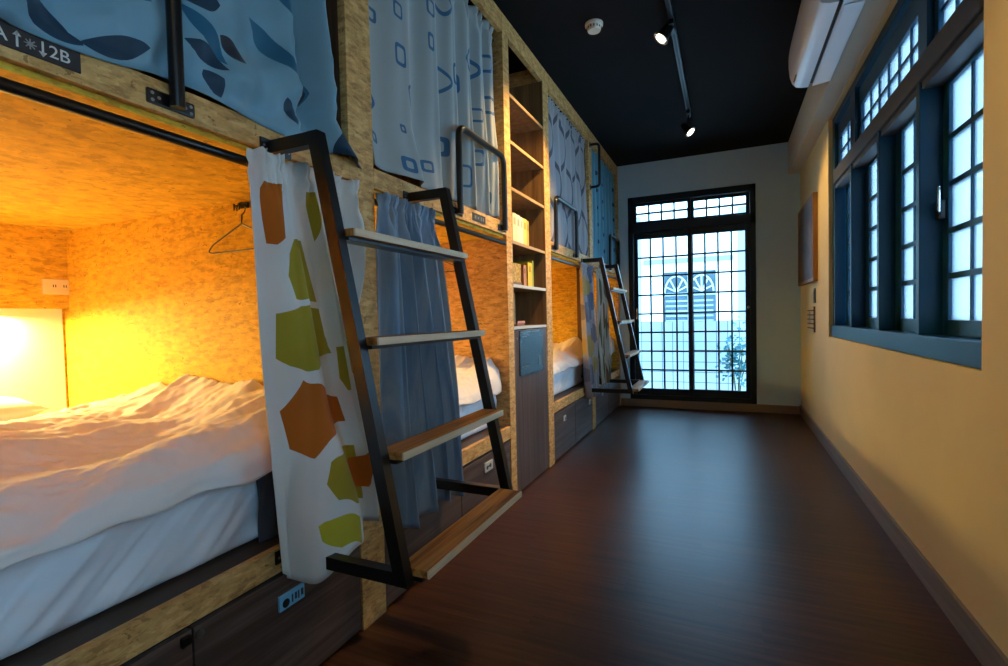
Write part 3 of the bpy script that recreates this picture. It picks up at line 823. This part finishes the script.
s = thing('bed_sign', (FX, 2.245, 1.535), 'small dark sign on the fascia left of the bookcase', 'sign', 'bed number signs')
MB().box(FX, FX+.003, 2.175, 2.315, 1.533, 1.572, .0008).build('plate', 'signblack', s)
g = MB()
for i, (y, w, h) in enumerate(((2.195, .012, .016), (2.214, .005, .02), (2.228, .014, .012), (2.25, .004, .022), (2.266, .012, .02), (2.286, .012, .018))):
    g.box(FX+.003, FX+.0042, y, y+w*.6, 1.552-h/2, 1.552+h/2)
g.build('lettering', plain('sign_grey_lettering', (.30, .30, .28), .6), s)

# ------------------------------------------------------------------ guard rails, grab handles, ladders
def guard_rail(y0, y1, zt, label, r=.0155):
    t = thing('guard_rail', (FX+.02, (y0+y1)/2, 1.53), label, 'guard rail', 'guard rails of the upper bunks')
    x = FX+.020
    pts = rounded([(x, y0, 1.533), (x, y0, zt), (x, y1, zt), (x, y1, 1.533)], .055)
    MB().tube(pts, r, 12).build('rail_tube', 'blackmetal', t, smooth='auto')
    for y in (y0, y1):
        p = MB().box(FX, FX+.005, y-.055, y+.050, 1.530, 1.562, .004).build('mounting_plate', 'blackmetal', t)
        g = MB()
        for dy in (-.044, -.030, .028, .041):
            for dz in ((1.538, 1.553) if dy in (-.044, .041) else (1.546,)): g.cyl((FX+.004, y+dy, dz), (FX+.0062, y+dy, dz), .0038, 8)
        build_each(g, 'screw', 'screw', p)
    return t
guard_rail(.22, .730, 1.94, 'black guard rail on the nearest upper bunk')
guard_rail(2.02, 2.525, 1.935, 'black guard rail in front of the curtain with blue squares')
guard_rail(3.435, 3.975, 1.915, 'black guard rail in front of the grey wavy curtain')
guard_rail(5.26, 5.72, 1.905, 'black guard rail nearest the glazed door')
def grab(y, z0, z1, label):
    t = thing('grab_handle', (FX, y, z0), label, 'grab handle', 'grab handles on the posts')
    pts = rounded([(FX+.002, y, z0), (FX+.085, y, z0), (FX+.085, y, z1), (FX+.002, y, z1)], .035)
    MB().tube(pts, .0125, 12).build('handle_tube', 'blackmetal', t, smooth='auto')
    for z in (z0, z1): MB().cyl((FX, y, z), (FX+.006, y, z), .026, 16).build('flange', 'blackmetal', t, smooth='auto')
grab(1.372, 2.165, 2.60, 'black grab handle high on the nearest post')
grab(4.54, 2.235, 2.62, 'black grab handle high on the far post between the last curtains')

def ladder_parts(name, y0, label):
    W = .643
    t = thing(name, (FX, y0+W/2, .38), label, 'ladder', 'bunk ladders')
    tk = .030; dp = .036
    xt, zt, xb, zb = FX+.175, 1.545, FX+.415, .395
    for y in (y0, y0+W):
        d = Vector((xb-xt, 0, zb-zt)).normalized(); nrm = Vector((-d.z, 0, d.x))
        if nrm.x < 0: nrm = -nrm
        # stile: slanted flat bar
        prof = [(xt-dp, zt), (xt, zt), (xb, zb), (xb-dp, zb)]
        MB().prism(prof, 1, y-tk/2, y+tk/2).build('stile', 'blackmetal', t)
        MB().box(FX+.006, xt-dp*.4, y-tk/2, y+tk/2, zt-.034, zt, .0015).build('top_arm', 'blackmetal', t)
        MB().box(FX+.006, xb-dp*.4, y-tk/2, y+tk/2, zb, zb+.034, .0015).build('bottom_arm', 'blackmetal', t)
        for zc in (zt-.017, zb+.012):
            p = MB().box(FX, FX+.006, y-.042, y+.060, zc-.017, zc+.020, .002).build('bracket_plate', 'blackmetal', t)
            g = MB()
            for dy in (-.032, .05): g.cyl((FX+.005, y+dy, zc), (FX+.0075, y+dy, zc), .004, 8)
            build_each(g, 'screw', 'screw', p)
    for i, z in enumerate((1.275, .992, .703, .415)):
        f = (zt-z)/(zt-zb); xs = xt+(xb-xt)*f
        s0, s1 = y0+tk/2+.002, y0+W-tk/2-.002
        fr = xs+.026+.022*f
        st = MB().box(xs-dp*1.15, fr-.006, s0, s1, z-.004, z+.016, .002).build('step', 'step', t)
        MB().box(fr-.006, fr, s0, s1, z-.004, z+.016, .002).build('step_nosing', 'stepedge', st)
        b = MB().box(xs-dp, fr-.02, s0-.002, s1+.002, z-.014, z-.004, .001)
        b.build('support_bar', 'blackmetal', t)
    return t
lad = ladder_parts('ladder', 1.0, 'near black ladder with four timber steps beside the hexagon curtain')
def dup(root, dy, label):
    r = root.copy(); COL.objects.link(r); r.location = root.location+Vector((0, dy, 0)); r['label'] = label
    for ch in list(root.children):
        c = ch.copy(); COL.objects.link(c); c.parent = r
        for g in ch.children:
            d = g.copy(); COL.objects.link(d); d.parent = c
    return r
dup(lad, 3.215, 'far black ladder with timber steps in front of the glazed door')

# ------------------------------------------------------------------ hooks and hangers
def hanger_set(y, x, z, lh, ll):
    h = thing('wall_hook', (x, y, z), lh, 'hook', 'hooks on the bunk partitions')
    MB().box(x-.022, x+.022, y-.008, y, z-.010, z+.012, .003).build('hook_plate', 'blackmetal', h)
    for dx in (-.013, .013):
        MB().tube([(x+dx, y-.004, z), (x+dx, y-.030, z-.004), (x+dx, y-.036, z-.022), (x+dx, y-.036, z+.002)], .0035, 8).build('prong', 'blackmetal', h, smooth='auto')
    g = thing('clothes_hanger', (x, y-.03, z-.19), ll, 'hanger', 'clothes hangers in the lower bunks')
    X, Y, Z = x+.013, y-.028, z+.004
    hk = [(X+.022*cos(a), Y, Z-.020+.022*sin(a)) for a in [radians(d) for d in range(200, -81, -20)]]
    hk += [(X, Y, Z-.075)]
    MB().tube(hk, .0022, 8).build('hook_wire', 'blackmetal', g, smooth='auto')
    top = Z-.075
    pts = rounded([(X, Y, top), (X-.16, Y, top-.066), (X-.185, Y, top-.09), (X-.165, Y, top-.096), (X+.165, Y, top-.096), (X+.185, Y, top-.09), (X+.16, Y, top-.066), (X, Y, top)], .008, 3)
    MB().tube(pts, .0030, 8).build('shoulder_wire', 'blackmetal', g, smooth='auto')
hanger_set(1.306, -1.625, 1.487, 'small black wall hook holding the hanger in the nearest bunk', 'thin black clothes hanger on the nearest bunk partition')
hanger_set(2.585, -1.62, 1.50, 'black wall hook in the bunk before the bookcase', 'thin clothes hanger behind the blue grey curtain and second ladder stile')

# ------------------------------------------------------------------ bookcase
bc = thing('bookcase', (FX-.18, 2.98, 0), 'tall built-in bookcase with open shelves above a cabinet door', 'bookcase')
MB().box(BACK, FX, 2.587, 2.668, 0, CZ-.012, .002).build('side_panel', 'osb_edge', bc)
MB().box(BACK, FX, 3.255, 3.368, 0, CZ-.012, .002).build('side_panel', 'osb_edge', bc)
MB().box(FX-.40, FX-.38, 2.668, 3.255, 0, CZ-.012).build('back_panel', 'shelfback', bc)
MB().box(FX-.03, FX, 2.668, 3.255, 2.655, CZ-.012, .002).build('top_fascia', 'osb_edge', bc)
MB().box(FX-.38, FX-.001, 2.668, 2.674, 1.0, 2.655).build('side_lining', 'shelfback', bc)
MB().box(FX-.38, FX-.001, 3.249, 3.255, 1.0, 2.655).build('side_lining', 'shelfback', bc)
for z in (2.35, 2.08, 1.812, 1.503, 1.248, 1.000):
    s = MB().box(FX-.38, FX-.008, 2.674, 3.249, z-.018, z, .001).build('shelf', 'shelfback', bc)
    MB().box(FX-.008, FX-.003, 2.674, 3.249, z-.018, z).build('shelf_edge', 'shelfwood' if z > 1.3 else 'labelgrey', s)
MB().box(FX-.38, FX-.02, 2.668, 3.255, .0, .03).build('plinth', 'dark', bc)
cd = MB().box(FX-.022, FX-.003, 2.672, 3.251, .010, .975, .0015).build('cabinet_door', 'cabdoor', bc)
t = NT('glossy_blue_black_board')
t.set(t.ramp(t.noise(t.coords('Object', (6, 6, 6)), 1.0, 4, .6), [(.35, (.010, .016, .024)), (.55, (.018, .045, .07)), (.75, (.03, .075, .11))]), .25)
gp = MB().box(FX-.003, FX+.004, 2.745, 3.148, .700, .972, .001).build('notice_panel', t.m, cd)
g = MB(); 
for zz, ya, yb in ((.752, 2.77, 2.89), (.962, 2.77, 3.08), (.935, 2.77, 2.86)): g.box(FX+.0036, FX+.0046, ya, yb, zz-.003, zz+.003)
g.box(FX+.0036, FX+.0046, 3.07, 3.09, .735, .80)
g.build('panel_marks', plain('panel_mark_blue', (.11, .16, .20), .5), gp)
MB().cyl((FX-.004, 2.705, .925), (FX+.004, 2.705, .925), .008, 12).build('lock', 'screw', cd)

def book(y, w, h, z, dpth, colr, label, group, xf=FX-.05, cat='book', lean=0., name='book'):
    t = thing(name, (xf-dpth/2, y+w/2, z), label, cat, group)
    m = plain(label.replace(' ', '_')[:40], colr, .55, 0, .3, .12, 30)
    e = .0025
    b = MB().box(xf-dpth, xf, y, y+e, z+.0005, z+h).box(xf-dpth, xf, y+w-e, y+w, z+.0005, z+h).box(xf-e, xf, y+e, y+w-e, z+.0005, z+h)
    b.build('cover', m, t)
    MB().box(xf-dpth+.003, xf-e, y+e, y+w-e, z+.004, z+h-.004).build('page_block', plain('page_paper', (.66, .58, .42), .8), t)
    if w > .025:
        MB().box(xf, xf+.0008, y+w*.25, y+w*.75, z+h*.62, z+h*.86).build('spine_label', plain('spine_label_ink', tuple(c*.55 for c in colr), .6), t)
    return t
G1 = 'books on the upper book shelf'
yy = 2.680
for w, h, colr, lab in ((.072, .165, (.50, .22, .03), 'orange brown book at the left end of the upper book row'), (.062, .178, (.75, .62, .34), 'thick cream book right of the orange brown one'),
                        (.058, .176, (.70, .62, .44), 'pale cream book in the middle of the upper book row'), (.050, .172, (.78, .70, .50), 'ivory book before the yellow books on the upper row'),
                        (.062, .172, (.76, .55, .10), 'golden yellow book near the right of the upper row'), (.034, .168, (.55, .35, .06), 'slim dark yellow book closing the upper row on the right')):
    book(yy, w-.002, h, 1.503, .12, colr, lab, G1, FX-.030); yy += w
G2 = 'books on the lower book shelf'
for y, w, h, colr, lab in ((2.925, .045, .135, (.48, .20, .09), 'reddish brown book standing left of the yellow book'), (3.000, .075, .158, (.80, .50, .03), 'bright yellow book on the lower book shelf'),
                           (3.078, .024, .175, (.28, .33, .05), 'slim green book leaning against the yellow one')):
    book(y, w, h, 1.248, .13, colr, lab, G2, FX-.035)
t = thing('storage_box', (FX-.13, 2.78, 1.248), 'patterned golden box behind the left post on the lower book shelf', 'box')
t2 = NT('golden_weave'); t2.set(t2.ramp(t2.noise(t2.coords('Object', (60, 60, 60)), 1, 2), [(.4, (.30, .16, .03)), (.6, (.58, .38, .08))]), .6)
MB().box(FX-.20, FX-.045, 2.685, 2.905, 1.2705, 1.385, .004).build('box_body', t2.m, t)
MB().box(FX-.205, FX-.040, 2.680, 2.912, 1.2485, 1.270, .003).build('tray', 'shelfback', t)
# lowest open shelf: framed picture, small figure and box
t = thing('picture_frame', (FX-.16, 2.86, 1.0), 'grey picture in a pale wooden frame on the lowest open shelf', 'picture frame')
fr = MB().box(FX-.17, FX-.15, 2.69, 2.72, 1.0005, 1.20, .002).box(FX-.17, FX-.15, 2.985, 3.055, 1.0005, 1.215, .002).box(FX-.17, FX-.15, 2.72, 2.985, 1.0005, 1.025, .002).box(FX-.17, FX-.15, 2.72, 2.985, 1.18, 1.20, .002)
fr.build('frame', 'shelfwood', t)
p = NT('grey_print'); p.set(p.ramp(p.noise(p.coords('Object', (9, 9, 9)), 1, 3), [(.4, (.16, .15, .16)), (.6, (.34, .31, .28))]), .5)
MB().box(FX-.166, FX-.156, 2.72, 2.985, 1.025, 1.18).build('print', p.m, t)
t = thing('figurine', (FX-.08, 2.80, 1.0), 'small pale pink figure on the lowest open shelf', 'figurine')
b = MB().cyl((FX-.08, 2.80, 1.0005), (FX-.08, 2.80, 1.062), .020, 16, .012)
b.build('body', plain('pale_pink_ceramic', (.62, .42, .42), .5), t, smooth='auto')
b = MB(); bmesh.ops.create_uvsphere(b.bm, u_segments=16, v_segments=10, radius=.015, matrix=Matrix.Translation((FX-.08, 2.80, 1.075)))
b.build('head', plain('pale_ceramic', (.66, .55, .52), .5), t, smooth=True)
t = thing('postcard_tray', (FX-.09, 2.88, 1.0), 'brown tray with a pink edge beside the small figure', 'tray')
b = MB().box(FX-.13, FX-.05, 2.84, 2.96, 1.0005, 1.010).box(FX-.13, FX-.125, 2.84, 2.96, 1.010, 1.045).box(FX-.055, FX-.05, 2.84, 2.96, 1.010, 1.025)
b.build('tray_body', plain('reddish_brown_wood', (.20, .08, .04), .5), t)
MB().box(FX-.05, FX-.047, 2.84, 2.96, 1.016, 1.030).build('rim', plain('salmon_pink', (.60, .27, .20), .5), t)
t = thing('dice_box', (FX-.04, 2.70, 1.0), 'tiny white box at the left end of the lowest open shelf', 'box')
MB().box(FX-.055, FX-.025, 2.69, 2.725, 1.0005, 1.018, .003).build('box_body', 'white', t)
MB().box(FX-.057, FX-.023, 2.688, 2.727, 1.018, 1.026, .003).build('lid', 'white', t)

# ------------------------------------------------------------------ air conditioner
ac = thing('air_conditioner', (.47, 3.1, 2.43), 'white wall air conditioner under the ceiling above the window', 'air conditioner')
A0, A1 = 2.68, 3.60
prof = [(.583, 2.735), (.43, 2.735), (.395, 2.722), (.375, 2.69), (.366, 2.63), (.366, 2.56), (.372, 2.50), (.385, 2.46), (.405, 2.437), (.435, 2.428), (.470, 2.426), (.470, 2.446), (.490, 2.446), (.490, 2.427), (.583, 2.440)]
b = MB().prism(prof, 1, A0, A1); b.build('body', 'acwhite', ac, smooth='auto')
MB().box(.4705, .4895, A0+.02, A1-.02, 2.4385, 2.4455).build('outlet_slot', 'dark', ac)
MB().prism([(.3655, 2.60), (.3640, 2.60), (.3640, 2.605), (.3655, 2.605)], 1, A0+.005, A1-.005).build('panel_line', plain('grey_seam', (.3, .3, .31), .5), ac)
MB().box(.497, .572, A0+.04, A1-.04, 2.424, 2.4275, .001).build('air_flap', 'acwhite', ac)
MB().box(.384, .392, A1-.16, A1-.06, 2.448, 2.452).build('display', 'chrome', ac)

# ------------------------------------------------------------------ ceiling things
t = thing('smoke_detector', (-.697, 2.95, 2.73), 'round white smoke detector on the black ceiling', 'smoke detector')
b = MB().cyl((-.697, 2.95, CZ-.014), (-.697, 2.95, CZ), .052, 28); b.build('base_plate', 'white', t, smooth='auto')
b = MB().cyl((-.697, 2.95, CZ-.044), (-.697, 2.95, CZ-.014), .036, 28, .046); b.build('sensor_body', plain('detector_ivory', (.66, .62, .52), .45), t, smooth='auto')
g = MB()
for i in range(14):
    a = i*2*pi/14; g.box(-.697+.041*cos(a)-.003, -.697+.041*cos(a)+.003, 2.95+.041*sin(a)-.003, 2.95+.041*sin(a)+.003, CZ-.033, CZ-.022)
g.build('sensor_slots', 'dark', t)
t = thing('ceiling_track', (-.276, 3.0, CZ-.03), 'black lighting track running along the ceiling', 'lighting track')
MB().box(-.291, -.261, -.9, 4.52, CZ-.028, CZ, .002).build('track_rail', 'track', t)
MB().box(-.281, -.271, -.9, 4.50, CZ-.030, CZ-.026).build('track_channel', 'dark', t)
def spot(pos, y, aim, label, power, angle=70, blend=.7, col=(1, .62, .20)):
    pos = Vector(pos); aim = (Vector(aim)-pos).normalized()
    t = thing('track_spotlight', (pos.x, y, CZ-.16), label, 'spotlight', 'spotlights on the ceiling track')
    MB().box(-.290, -.262, y-.06, y+.06, CZ-.055, CZ-.028, .003).build('adapter', 'blackmetal', t)
    MB().cyl((-.276, y, CZ-.055), pos-aim*.04, .007, 10).build('stem', 'blackmetal', t, smooth='auto')
    h = MB().cyl(pos-aim*.095, pos-aim*.03, .024, 20, .034); h.cyl(pos-aim*.03, pos, .034, 20, .046)
    h.build('lamp_head', 'blackmetal', t, smooth='auto')
    MB().tube([pos+Matrix.Rotation(a, 3, aim) @ (aim.orthogonal().normalized()*.044)+aim*.001 for a in [2*pi*i/24 for i in range(24)]], .004, 8, True).build('rim', 'screw', t, smooth='auto')
    MB().cyl(pos+aim*.0005, pos+aim*.003, .030, 20).build('lens', 'spoton', t, smooth='auto')
    l = bpy.data.lights.new('track_spot_light', 'SPOT'); l.energy = power; l.color = col; l.spot_size = radians(angle); l.spot_blend = blend; l.shadow_soft_size = .03
    o = bpy.data.objects.new('track_spot_light', l); COL.objects.link(o); o.location = pos+aim*.012
    o.rotation_euler = aim.to_track_quat('-Z', 'Y').to_euler()
spot((-.335, 3.08, 2.660), 3.11, (-1.13, 2.85, 1.6), 'lit track spotlight nearer the camera, turned to the bunks', 230, 78)
spot((-.262, 4.50, 2.575), 4.50, (.60, 4.30, 1.55), 'lit track spotlight at the far end of the track', 60, 76)
spot((-.25, 1.15, 2.640), 1.15, (.69, 1.30, 1.3), 'track spotlight above the frame aimed at the right wall', 46, 80)
spot((-.25, -.35, 2.640), -.35, (-.9, 1.6, .5), 'track spotlight behind the camera aimed at the ladder', 5, 80)

# ------------------------------------------------------------------ things on the right wall
t = thing('wall_picture', (.672, 5.25, 1.30), 'dark wooden picture hung on the right wall before the glazed door', 'picture')
MB().box(.655, WX-.001, 4.79, 5.72, 1.300, 2.025, .003).build('frame', woodgrain('picture_frame_wood', 2, (.16, .07, .018), (.26, .125, .03), (.36, .19, .055), .5), t)
p = NT('brown_canvas'); p.set(p.ramp(p.noise(p.coords('Object', (3, 3, 3)), 1.5, 5), [(.35, (.045, .022, .012)), (.55, (.10, .05, .024)), (.75, (.15, .08, .04))]), .6)
MB().box(.6525, .655, 4.82, 5.69, 1.330, 1.995).build('canvas', p.m, t)
t = thing('switch_plate', (WX, 4.94, 1.10), 'narrow dark switch plate under the picture', 'switch')
MB().box(WX-.008, WX, 4.90, 4.975, 1.12, 1.245, .003).build('plate', 'signblack', t)
MB().box(WX-.013, WX-.008, 4.915, 4.96, 1.145, 1.22, .002).build('rocker', 'blackmetal', t)
t = thing('hanging_rack', (WX, 5.05, .89), 'small wall rack of dark pegs below the switch plate', 'rack')
MB().box(WX-.010, WX, 4.93, 4.97, .87, 1.09, .002).build('upright', 'brownstud', t)
for i in range(5):
    z = .905+.038*i
    MB().box(WX-.022, WX-.008, 4.92, 5.22, z-.005, z+.005, .002).build('peg_bar', 'brownstud', t)
MB().box(WX-.010, WX, 5.20, 5.235, .93, 1.05, .002).build('upright', 'labelgrey', t)

# ------------------------------------------------------------------ outside the door
tl = NT('white_tile')
c0 = tl.n('ShaderNodeTexCoord'); s = tl.n('ShaderNodeSeparateXYZ'); tl.l(c0.outputs['Object'], s.inputs[0])
def gridline(sock, p, w): return tl.math('LESS_THAN', tl.math('FRACT', tl.math('DIVIDE', sock, p)), w/p)
ln = tl.math('MAXIMUM', gridline(s.outputs[0], .135, .010), gridline(s.outputs[2], .135, .010))
tl.set(tl.mix(ln, (.62, .62, .60), (.16, .20, .24)), .35)
o = MB().box(-3.2, 1.6, 7.0, 7.12, -.4, .955).build('balcony_parapet', tl.m); tag(o, 'pale tiled parapet outside the glazed door', 'parapet')
o = MB().box(-3.2, 1.6, FY+.14, 7.12, -.46, -.40).build('balcony_floor', plain('balcony_concrete', (.35, .36, .36), .7)); structure(o, 'pale balcony floor outside', 'floor')
fb = thing('street_building', (-.8, 10.2, -3), 'white building with an arched shuttered window opposite', 'building')
b = MB()
b.box(-6, -1.12, 10, 10.3, -3, 3.05).box(-.17, 3.5, 10, 10.3, -3, 3.05).box(-1.12, -.17, 10, 10.3, -3, .55).box(-1.12, -.17, 10, 10.3, 1.86, 3.05)
b.build('facade', plain('white_stucco', (.78, .74, .68), .8, 0, .2, .08, 2), fb)
MB().box(-1.45, .12, 9.90, 10.02, 2.02, 2.10, .005).build('cornice', plain('grey_stucco', (.22, .27, .30), .8), fb)
w = MB().box(-1.12, -.17, 10.10, 10.16, .55, 1.86).build('shutter_panel', plain('teal_shutter', (.07, .12, .15), .6), fb)
g = MB()
for sx in (-.87, -.42):
    for i in range(8): g.box(sx-.20, sx+.20, 10.07, 10.10, .62+.095*i, .655+.095*i)
g.box(-.67, -.62, 10.05, 10.10, .55, 1.85); g.box(-1.12, -.17, 10.05, 10.10, 1.40, 1.46)
g.build('louvre', plain('pale_louvre', (.26, .31, .33), .6), w)
g = MB()
for cx in (-.87, -.42):
    for a in (20, 55, 90, 125, 160):
        g.cyl((cx, 10.07, 1.48), (cx+.20*cos(radians(a)), 10.07, 1.48+.28*sin(radians(a))), .016, 8)
    g.tube([(cx+.21*cos(radians(a)), 10.07, 1.47+.31*sin(radians(a))) for a in range(0, 181, 15)], .018, 8)
g.build('fan_tracery', plain('white_tracery', (.42, .46, .48), .6), w)
for x in (-1.62, .30, -2.2):
    MB().box(x-.10, x+.10, 9.93, 10.0, -3, 2.95).build('pilaster', plain('pale_grey_render', (.28, .33, .36), .8), fb)
pt = thing('potted_shrub', (.12, 6.70, -.40), 'leafy shrub on the balcony at the right of the glazed door', 'plant')
b = MB().cyl((.12, 6.70, -.40), (.12, 6.70, -.08), .10, 18, .14); b.build('pot', plain('glazed_blue_pot', (.10, .2, .26), .4), pt, smooth='auto')
b = MB()
for i in range(5): b.tube([(.12, 6.70, -.10), (.12+.05*cos(i*1.3), 6.70+.05*sin(i*1.3), .25), (.12+.12*cos(i*1.3), 6.70+.10*sin(i*1.3), .62)], .007, 6)
b.build('stem', plain('shrub_stem', (.10, .10, .05), .7), pt)
b = MB(); rr = random.Random(3)
for i in range(230):
    p = Vector((.13+rr.gauss(0, .085), 6.70+max(-.2, min(.11, rr.gauss(0, .06))), .50+rr.gauss(0, .18)))
    d = Vector((rr.uniform(-1, 1), rr.uniform(-1, 1), rr.uniform(-.4, .8))).normalized(); sd = d.orthogonal().normalized(); up = d.cross(sd)
    L = rr.uniform(.05, .09); w = L*.32
    vs = [b.bm.verts.new(p), b.bm.verts.new(p+d*L*.5+sd*w+up*.006), b.bm.verts.new(p+d*L), b.bm.verts.new(p+d*L*.5-sd*w+up*.006)]
    b.bm.faces.new(vs)
b.build('foliage', plain('blue_green_leaves', (.06, .20, .20), .5, 0, .4, .4, 30), pt)

# ------------------------------------------------------------------ daylight
w = bpy.data.worlds.new('overcast_sky'); SC.world = w; w.use_nodes = True
nt = w.node_tree; bg = nt.nodes['Background']
tc = nt.nodes.new('ShaderNodeTexCoord'); sx = nt.nodes.new('ShaderNodeSeparateXYZ'); rp = nt.nodes.new('ShaderNodeValToRGB')
nt.links.new(tc.outputs['Generated'], sx.inputs[0]); nt.links.new(sx.outputs[2], rp.inputs[0]); nt.links.new(rp.outputs[0], bg.inputs[0])
rp.color_ramp.elements[0].color = (.40, .72, 1, 1); rp.color_ramp.elements[1].color = (.33, .64, 1, 1)
bg.inputs[1].default_value = 8.8

# ------------------------------------------------------------------ camera
F, YAW, PITCH, ROLL = 496.876, -.421167276, -.0299161771, -.0222127966
f = Vector((sin(YAW)*cos(PITCH), cos(YAW)*cos(PITCH), sin(PITCH)))
r = Vector((cos(YAW), -sin(YAW), 0)); u = r.cross(f)
r2 = r*cos(ROLL)+u*sin(ROLL); u2 = -r*sin(ROLL)+u*cos(ROLL)
cd = bpy.data.cameras.new('camera'); cam = bpy.data.objects.new('camera', cd); COL.objects.link(cam)
cam.matrix_world = Matrix(((r2.x, u2.x, -f.x, 0), (r2.y, u2.y, -f.y, 0), (r2.z, u2.z, -f.z, 1.05), (0, 0, 0, 1)))
cd.sensor_width = 36; cd.lens = F*36/1008; cd.clip_start = .02
SC.camera = cam
vs = SC.view_settings
vs.view_transform = 'Standard'; vs.look = 'None'; vs.gamma = 1; vs.use_curve_mapping = False; vs.exposure = 0.0
try:
    SC.cycles.use_denoising = True
    SC.cycles.max_bounces = 8; SC.cycles.diffuse_bounces = 5; SC.cycles.transparent_max_bounces = 12
    SC.cycles.sample_clamp_indirect = 6
except Exception: pass
